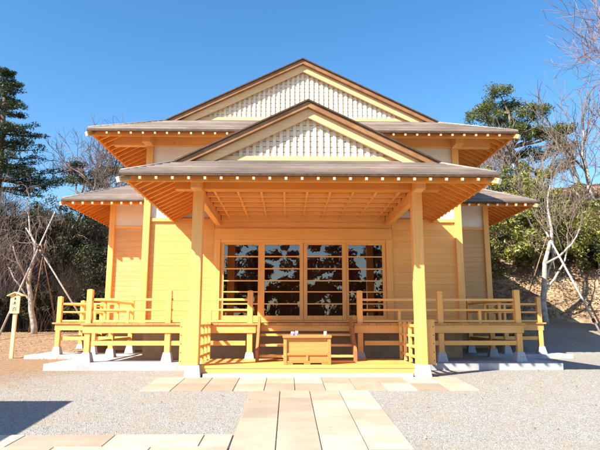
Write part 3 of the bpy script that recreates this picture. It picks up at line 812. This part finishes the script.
# left: tall dark conifer on the slope
def conifer(x, y, hgt, wid, seed, label, mat='needle_dark', side=None, ztop=None, dens=1., group='evergreen trees around the hall'):
    z = hz(x, y) if y > 19 else gz(x, y); r = random.Random(seed)
    e = empty('conifer', (x, y, z), label, 'tree', group)
    tr = MB().tube([(x, y, z-.2), (x+.1, y, z+hgt*.5), (x+.05, y, z+hgt*.97)], [wid*.045, wid*.03, .02], 8); tr.build('trunk', 'bark', e, 0, True)
    cs, rs, br = [], [], MB()
    zz = z + hgt*.34
    while zz < z + hgt:
        t = (zz - z) / hgt; L0 = wid/2 * min(1, (1 - t) * 1.25 + .06) 
        k = 9
        for j in range(k):
            L = L0 * r.uniform(.6, 1.12); a = r.uniform(0, 6.28)
            m = max(2, int(L / .42)); p0 = Vector((x, y, zz)); 
            tip = p0 + Vector((math.cos(a)*L, math.sin(a)*L, .12*L + r.uniform(-.15, .15)))
            br.tube([p0, p0.lerp(tip, .5)-Vector((0, 0, .04*L)), tip], [.05, .03, .01], 4)
            for i in range(1, m+1):
                f = i / m
                c = p0.lerp(tip, .22 + .78*f); cs.append((c.x + r.uniform(-.15, .15), c.y + r.uniform(-.15, .15), c.z + r.uniform(-.08, .1))); rs.append(.5 * r.uniform(.7, 1.3) * (1.15 - .4*f) * (.6+.4*(1-t)))
        zz += hgt * .042
    br.build('limbs', 'bark', e)
    tb = np.clip(np.array([r.gauss(.45, .22) for _ in cs]), 0, 1)
    leaves(cs, rs, int(46*dens), .075, mat, 'crown', e, seed, .5, up=.5, updir=1, tintbase=tb)
    return e
conifer(-14.1, 26, 9.3, 7.0, 5, 'tall dark green conifer rising above the thicket at the left edge', dens=1.5)

# right: leaning pine with flat needle pads
def pine(x, y, seed, pads, label, lean, trad=.2, ncount=330):
    z = hz(x, y); e = empty('pine_tree', (x, y, z), label, 'tree', 'evergreen trees around the hall'); r = random.Random(seed)
    top = Vector(lean); b = Vector((x, y, z-.2))
    path = [b, b.lerp(top, .35)+Vector((.35, 0, 0)), b.lerp(top, .7)+Vector((-.15, 0, 0)), top]
    MB().tube(path, [trad, trad*.8, trad*.55, .05], 9).build('trunk', 'bark', e, 0, True)
    cs, rs, tb = [], [], []; br = MB()
    for px, py_, pz, pr in pads:
        c = Vector((px, py_, pz)); k = min(path[1:], key=lambda q: (q - c - Vector((0, 0, -1.0))).length)
        br.tube([k, k.lerp(c, .5)+Vector((r.uniform(-.2, .2), 0, -.15)), c-Vector((0, 0, .1))], [.09, .05, .02], 5)
        t0 = r.uniform(.4, .75)
        for _ in range(int(11 * pr / .7)):
            a = r.uniform(0, 6.28); q = pr * math.sqrt(r.random())
            cc = (px + q*math.cos(a), py_ + q*math.sin(a), pz + r.uniform(-.16, .2) - .12*q); cs.append(cc); rs.append(r.uniform(.26, .46)); tb.append(t0 + r.uniform(-.25, .2))
            if r.random() < .5: br.tube([c-Vector((0, 0, .15)), cc], [.02, .008], 3)
    br.build('limbs', 'bark', e)
    leaves(cs, rs, int(ncount*.36), .085, 'needle', 'crown', e, seed, .75, up=.4, updir=1, tintbase=np.clip(tb, 0, 1))
    return e
pads = []
rr = random.Random(21)
for px, pz, pr in ((10.1, 12.5, .75), (10.9, 13.3, .7), (11.9, 12.6, .85), (11.3, 13.9, .55), (12.9, 12.6, .8), (12.2, 13.3, .6), (13.4, 12.1, .65), (10.0, 11.7, .7),
                   (11.0, 11.7, .9), (12.2, 11.6, .9), (13.4, 11.3, .8), (9.7, 10.9, .6), (12.8, 10.6, .8), (13.9, 10.6, .7), (11.6, 10.6, .7), (14.3, 11.6, .5), (13.9, 9.7, .5)):
    pads.append((px+.15, 28 + rr.uniform(-1.2, 1.2), pz - .75, pr*1.22))
pine(12.6, 28.5, 8, pads, 'spreading green pine rising behind the right end of the upper roof', (11.9, 28, 12.0))
pads = [(-11.2 + dx, 30 + rr.uniform(-.8, .8), 9.1 + dz, pr) for dx, dz, pr in ((0, 0, .7), (.8, .25, .55), (-.7, -.3, .6), (1.5, .4, .4), (.4, -.5, .6), (-.3, .3, .4))]
pine(-11.6, 30.3, 9, pads, 'small dark pine on the slope between the conifer and the left eave', (-11.3, 30, 8.6), .12)

# propped trees either side
WEEP = dict(depth=5, wig=.16, up=.10, kids=[2, 3, 3, 3, 3], ang=(35, 75), len=(.5, .8), cut=.035, seg=6, taper=.47, droop=.30, droop_at=2, lead=.6, thin=(.28, .5))
TL = (-8.5, 19.0)
e, t = bare_tree('cherry_tree', 'leafless weeping cherry with a pale trunk held by slanting poles, left of the hall', TL[0], TL[1], None, 2.9, .115, 11, WEEP, 'bark_pale', 'twig', (.02, 0), None, .0045)
TR = (8.85, 19.0)
UPR = dict(depth=5, thin=(.32, .5), wig=.12, up=.14, kids=[2, 2, 3, 2, 3], ang=(25, 60), len=(.5, .8), cut=.035, seg=6, taper=.55, lead=.68)
bare_tree('propped_tree', 'leafless tree with a straight pale trunk propped by one long pole, right of the hall', TR[0], TR[1], None, 2.7, .13, 4, UPR, 'bark_pale', 'twig', (-.03, 0))
def pole(a, b, r, mat, label, wraps=((.5, 0),)):
    a = Vector(a); b = Vector(b)
    r *= .68
    o = MB().tube([a, a.lerp(b, .5)+Vector((0, 0, .02)), b], [r, r*.95, r*.8], 8)
    for t_, _ in wraps: o.tube([a.lerp(b, t_-.015), a.lerp(b, t_+.015)], [r*1.35, r*1.35], 8, 1)
    return tag(o.build('support_pole', [mat, 'rope'], None, 0, True), label, 'support pole', 'poles propping the trees')
gl = gz(-8, 18.3)
def at(px, py, Y):                                        # a point seen at a pixel, turned into metres
    f = 550; p = R(9.8); s = R(1.23)
    F = Vector((math.sin(s)*math.cos(p), math.cos(s)*math.cos(p), math.sin(p))); r_ = Vector((math.cos(s), -math.sin(s), 0)); u = r_.cross(F)
    d = F*f + r_*(px-300) + u*(225-py); return Vector((0, 0, .99)) + d*(Y/d.y)
pole(at(-2, 338, 17.7), at(55, 212, 19.25), .05, 'pole', 'long grey pole rising from the left edge across the weeping cherry trunk', ((.69, 0),))
pole(at(84, 322, 18.2), at(26, 228, 19.2), .045, 'pole', 'grey pole slanting from behind the veranda railing up to the cherry trunk', ((.72, 0),))
pole(at(28, 336, 20.0), at(46, 240, 18.75), .04, 'pole_dark', 'brown pole leaning steeply on the cherry from its left foot', ((.85, 0),))
pole(at(58, 336, 20.3), at(41, 244, 18.75), .035, 'pole_dark', 'thin brown pole close to the right side of the cherry trunk', ((.85, 0),))
pole(at(601, 334, 17.6), at(546, 232, 18.95), .055, 'pole', 'long pale pole propping the tree at the right of the hall', ((.12, 0), (.93, 0)))
pole(at(520, 322, 20.0), at(547, 236, 19.1), .03, 'pole_dark', 'thin brown pole behind the pale trunk right of the veranda', ((.85, 0),))

# background bare trees
FINE = dict(depth=5, wig=.14, up=.08, kids=[3, 3, 3, 3, 3], ang=(22, 55), len=(.55, .85), cut=.05, seg=5, taper=.6, lead=.7)
for i, (x, y, L, rad, seed, lean, mt, lab) in enumerate((
    (-10.4, 25.5, 2.6, .11, 31, (.05, 0), 'twig', 'fine leafless tree between the dark conifer and the left eaves'),
    (-14.5, 23.5, 2.4, .11, 32, (.1, 0), 'twig', 'low tangled leafless tree at the foot of the dark conifer'),
    (-8.6, 28.0, 2.3, .11, 33, (-.05, 0), 'twig_purple', 'thin bare tree seen just beside the left eave tips'),
    (-12.2, 22.5, 2.2, .10, 34, (-.1, 0), 'twig', 'short bare tree behind the left prop poles'),
    (12.0, 25.0, 2.4, .12, 35, (.08, 0), 'twig', 'pale bare tree beneath the spreading pine'),
    (14.2, 24.0, 2.7, .13, 36, (-.05, 0), 'twig', 'tall bare tree behind the right propped tree'),
    (10.6, 27.0, 2.1, .10, 37, (.15, 0), 'twig_purple', 'short bare tree just clearing the right wing roof'),
    (15.3, 23.0, 2.6, .14, 38, (.0, 0), 'twig_purple', 'purplish bare tree low at the right edge, behind the bank'),
    (15.9, 20.8, 4.6, .17, 41, (.0, 0), 'twig_purple', 'purplish bare tree reaching into the top right corner'))):
    P = dict(FINE)
    if mt == 'twig_purple': P['wig'] = .17
    if x > 11 and L < 4: P['depth'] = 4; P['kids'] = [3, 3, 4, 4]
    if L > 4: P['from'] = .62; P['ang'] = (25, 60); P['kids'] = [3, 3, 4, 4, 4]
    bare_tree('bare_tree', lab, x, y, None, L, rad, seed, P, 'bark_pale' if x > 0 else 'bark', mt, lean, None, .008)

# evergreen camellia shrubs on the right bank
def shrub(x, y, hgt, wid, seed, label, mat='leaf', n=120, leaf=.065, cat='shrub', name='camellia_shrub', clumps=70, base=None, group='evergreen shrubs on the banks'):
    z = hz(x, y) if base is None else base; r = random.Random(seed); e = empty(name, (x, y, z), label, cat, group)
    cs, rs, tb = [], [], []; st = MB()
    for i in range(5):
        a = r.uniform(0, 6.28); q = wid*.28*r.random()
        st.tube([(x+r.uniform(-.1, .1), y+r.uniform(-.1, .1), z-.1), (x+q*math.cos(a)*.5, y+q*math.sin(a)*.5, z+hgt*.4), (x+q*math.cos(a), y+q*math.sin(a), z+hgt*.75)], [.05, .035, .015], 5)
    st.build('stems', 'bark', e)
    for i in range(clumps):
        d = Vector((r.gauss(0, 1), r.gauss(0, 1), r.gauss(0, 1))).normalized(); q = r.random()**.4
        lump = 1 + .35*noise.noise(d*2.1 + Vector((seed, 0, 0)))
        cs.append((x + d.x*q*wid/2*lump, y + d.y*q*wid/2*lump, z + hgt*.54 + d.z*q*hgt*.47*lump)); rs.append(r.uniform(.22, .42)*wid/3); tb.append(r.gauss(.5, .2))
    leaves(cs, rs, n, leaf, mat, 'crown', e, seed, .8, up=.3, tintbase=np.clip(tb, 0, 1))
    return e
shrub(7.6, 21.4, 3.5, 3.0, 51, 'yellow-green camellia shrub tucked under the right wing eave', clumps=80)
shrub(9.7, 21.5, 4.0, 3.2, 52, 'tallest yellow-green camellia shrub directly behind the propped trunk', clumps=90)
shrub(11.5, 21.4, 3.5, 2.9, 53, 'camellia shrub behind the long pale prop pole', clumps=70)
shrub(9.0, 24.2, 4.0, 3.2, 54, 'high camellia shrub at the back of the right bank, beside the eave', clumps=70)
shrub(10.9, 24.0, 3.6, 2.6, 55, 'rear camellia shrub on the right bank below the bare branches', clumps=60)
shrub(12.2, 21.2, 1.5, 1.4, 56, 'low dark shrub hanging down the bank right of the prop pole', 'leaf_dark', clumps=30)
for i, (x, y, h_, w_, lab) in enumerate((
    (-7.3, 23.6, 3.2, 3.4, 'dark evergreen bush on the slope under the left wing eave'),
    (-10.2, 24.8, 3.3, 3.4, 'dark evergreen bush behind the weeping cherry'),
    (-13.0, 25.0, 3.4, 3.4, 'dark evergreen bush on the slope below the conifer'),
    (-5.8, 25.6, 3.5, 3.0, 'evergreen bush half hidden by the left wing wall'),
    (-16.0, 24.5, 3.4, 3.4, 'dark evergreen bush at the far left of the slope'))):
    shrub(x, y, h_, w_, 60+i, lab, 'leaf_dark', n=170, leaf=.05, clumps=80, name='evergreen_bush')
# fence of dark bushes along the foot of the left slope
for i, (x, y, h_, w_, lab) in enumerate((
    (-9.6, 21.7, 1.7, 2.2, 'low dark bush at the foot of the slope behind the cherry trunk'),
    (-11.8, 21.4, 1.9, 2.4, 'low dark bush behind the notice board'),
    (-7.4, 21.8, 1.6, 2.2, 'low dark bush beyond the left veranda railing'))):
    shrub(x, y, h_, w_, 80+i, lab, 'leaf_dark', clumps=50, name='low_bush')

for i, (x, y, h_, w_, lab) in enumerate((  # unseen trees added out of view to darken the left slope
    (-18.5, 15.2, 8.5, 5.5, 'large unseen evergreen tree added left of the forecourt to shade the slope'),
    (-21.5, 12.0, 11.0, 6.0, 'tallest unseen evergreen tree added left of the forecourt to shade the slope'),
    (-15.4, 17.6, 5.0, 3.6, 'small unseen evergreen tree added left of the notice board to shade the slope'))):
    shrub(x, y, h_, w_, 100+i, lab, 'leaf_dark', n=110, leaf=.12, clumps=90, name='evergreen_tree', cat='tree', base=gz(x, y)-.1, group='evergreen trees around the hall')

# brushwood and dry litter on both slopes
def brush(name, x0, x1, y0, y1, n, hgt, seed, mat, rad=.006, arch=.5):
    r = np.random.default_rng(seed); vs, fs = [], []
    x = r.uniform(x0, x1, n); y = r.uniform(y0, y1, n)
    P = []
    for i in range(n):
        z = hz(x[i], y[i]) - .05; a = r.uniform(0, 6.28); L = hgt * r.uniform(.4, 1.2); k = L * arch * r.uniform(.2, 1.2); dx, dy = math.cos(a)*k, math.sin(a)*k
        p = np.array([(x[i]+dx*t*t+r.normal(0, .03), y[i]+dy*t*t+r.normal(0, .03), z+L*(t-.35*t*t*t*arch)) for t in (0, .35, .7, 1.)])
        P.append(p)
    P = np.array(P); w = rad * r.uniform(.6, 1.5, n)
    ring = np.array([(math.cos(a), math.sin(a), 0) for a in (0, 2.09, 4.19)])
    taper = np.array([1, .8, .6, .25])
    V = P[:, :, None, :] + ring[None, None] * (w[:, None] * taper[None])[..., None, None]
    V = V.reshape(-1, 3); F = []
    for j in range(3):
        for k in range(3): F.append((j*3+k, j*3+(k+1) % 3, (j+1)*3+(k+1) % 3, (j+1)*3+k))
    F = (np.array(F)[None] + np.arange(n)[:, None, None]*12).reshape(-1, 4)
    return kind(fast(name, V, F, np.repeat(r.uniform(0, 1, n), 9), mat), 'stuff')
brush('brushwood', -19, -4.6, 21.6, 28, 9000, 2.4, 5, 'brush', .007, .8)
brush('brushwood', -19, -8.5, 20.4, 24, 1800, 2.4, 6, 'brush', .006, .9)
brush('brushwood', -18, -10.8, 21.6, 24.8, 3600, 3.3, 9, 'twig_purple', .006, .7)
brush('dry_grass', 5, 20, 19.9, 30, 13000, .42, 7, 'dry', .006, 1.2)
brush('brushwood', 11, 20, 24.5, 30, 2000, 1.2, 8, 'twig', .007, .8)
def litter(name, x0, x1, y0, y1, n, size, seed, mat, lift=.02, fn=hz):
    r = np.random.default_rng(seed); x = r.uniform(x0, x1, n); y = r.uniform(y0, y1, n)
    z = np.array([fn(a, b) for a, b in zip(x, y)]) + lift
    c = np.stack([x, y, z], 1); nr = r.normal(size=(n, 3))*.45 + np.array([0, -.2, 1]); nr /= np.linalg.norm(nr, axis=1)[:, None]
    a = np.cross(nr, r.normal(size=(n, 3))); a /= np.linalg.norm(a, axis=1)[:, None]; b = np.cross(nr, a); s = size*r.uniform(.5, 1.5, n)[:, None]
    v = np.stack([c-a*s, c-b*s*.5, c+a*s, c+b*s*.5], 1).reshape(-1, 3)
    return kind(fast(name, v, np.arange(n*4).reshape(-1, 4), r.uniform(0, 1, n), mat), 'stuff')
litter('leaf_litter', -16, -4.9, 14.2, 21, 4500, .022, 11, 'dry', .012, gz)
litter('leaf_litter', -5, 6.5, 5.2, 11.2, 140, .018, 15, 'dry', .012, gz)
litter('leaf_litter', 5, 20, 19.8, 29, 30000, .055, 12, 'dry')
litter('leaf_litter', 10, 22, 21, 34, 14000, .08, 13, 'dry_red', .08)
litter('leaf_litter', -19, -4, 21, 29, 9000, .07, 14, 'dry_red', .08)

# ---------------------------------------------------------------- beyond the frame: water pavilion (its roof shades the forecourt) and the grove the door glass mirrors
wp = empty('water_pavilion', (-6.5, 5.14, gz(-6.5, 5.14)), 'open wooden water pavilion beside the forecourt, its roof corner shading the gravel at left', 'pavilion')
a0, a1, c0, c1, ez = -7.9, -5.1, 4.0, 6.28, 2.1
mb = MB(); ap = ((a0+a1)/2, (c0+c1)/2, 2.9)
mb.add([(a0,c0,ez),(a1,c0,ez),(a1,c1,ez),(a0,c1,ez),ap,(a0,c0,ez-.08),(a1,c0,ez-.08),(a1,c1,ez-.08),(a0,c1,ez-.08)],
       [(0,1,4),(1,2,4),(2,3,4),(3,0,4),(5,6,1,0),(6,7,2,1),(7,8,3,2),(8,5,0,3),(8,7,6,5)]); mb.build('roof', 'roof', wp)
for x in (a0+.6, a1-.6):
    for y in (c0+.5, c1-.5): MB().box(x-.07, x+.07, y-.07, y+.07, gz(x, y), ez-.08).build('post', 'wood_z', wp, .006)
MB().box(-7.0, -6.0, 4.8, 5.5, gz(0, 5.1), .45).build('basin', 'stone', wp, .02)
for i, (x, y, h_, w_, lab) in enumerate((
    (-5.6, -14.5, 8.2, 4.8, 'leafy evergreen tree behind the viewer, mirrored at the left end of the doors'),
    (-2.2, -16.5, 8.8, 4.6, 'leafy evergreen tree behind the viewer, mirrored in the left middle door'),
    (1.0, -15.0, 8.0, 4.4, 'leafy evergreen tree behind the viewer, mirrored beside the middle stile'),
    (4.0, -17.0, 9.0, 4.8, 'leafy evergreen tree behind the viewer, mirrored in the right middle door'),
    (7.2, -15.0, 8.4, 4.8, 'leafy evergreen tree behind the viewer, mirrored at the right end of the doors'),
    (10.6, -18, 8.5, 5.0, 'leafy evergreen tree behind the viewer at the far right'))):
    shrub(x, y, h_, w_, 90+i, lab, 'leaf_dark', n=90, leaf=.17, clumps=85, name='evergreen_tree', cat='tree', base=gz(x, y)-.6, group='grove across the forecourt')
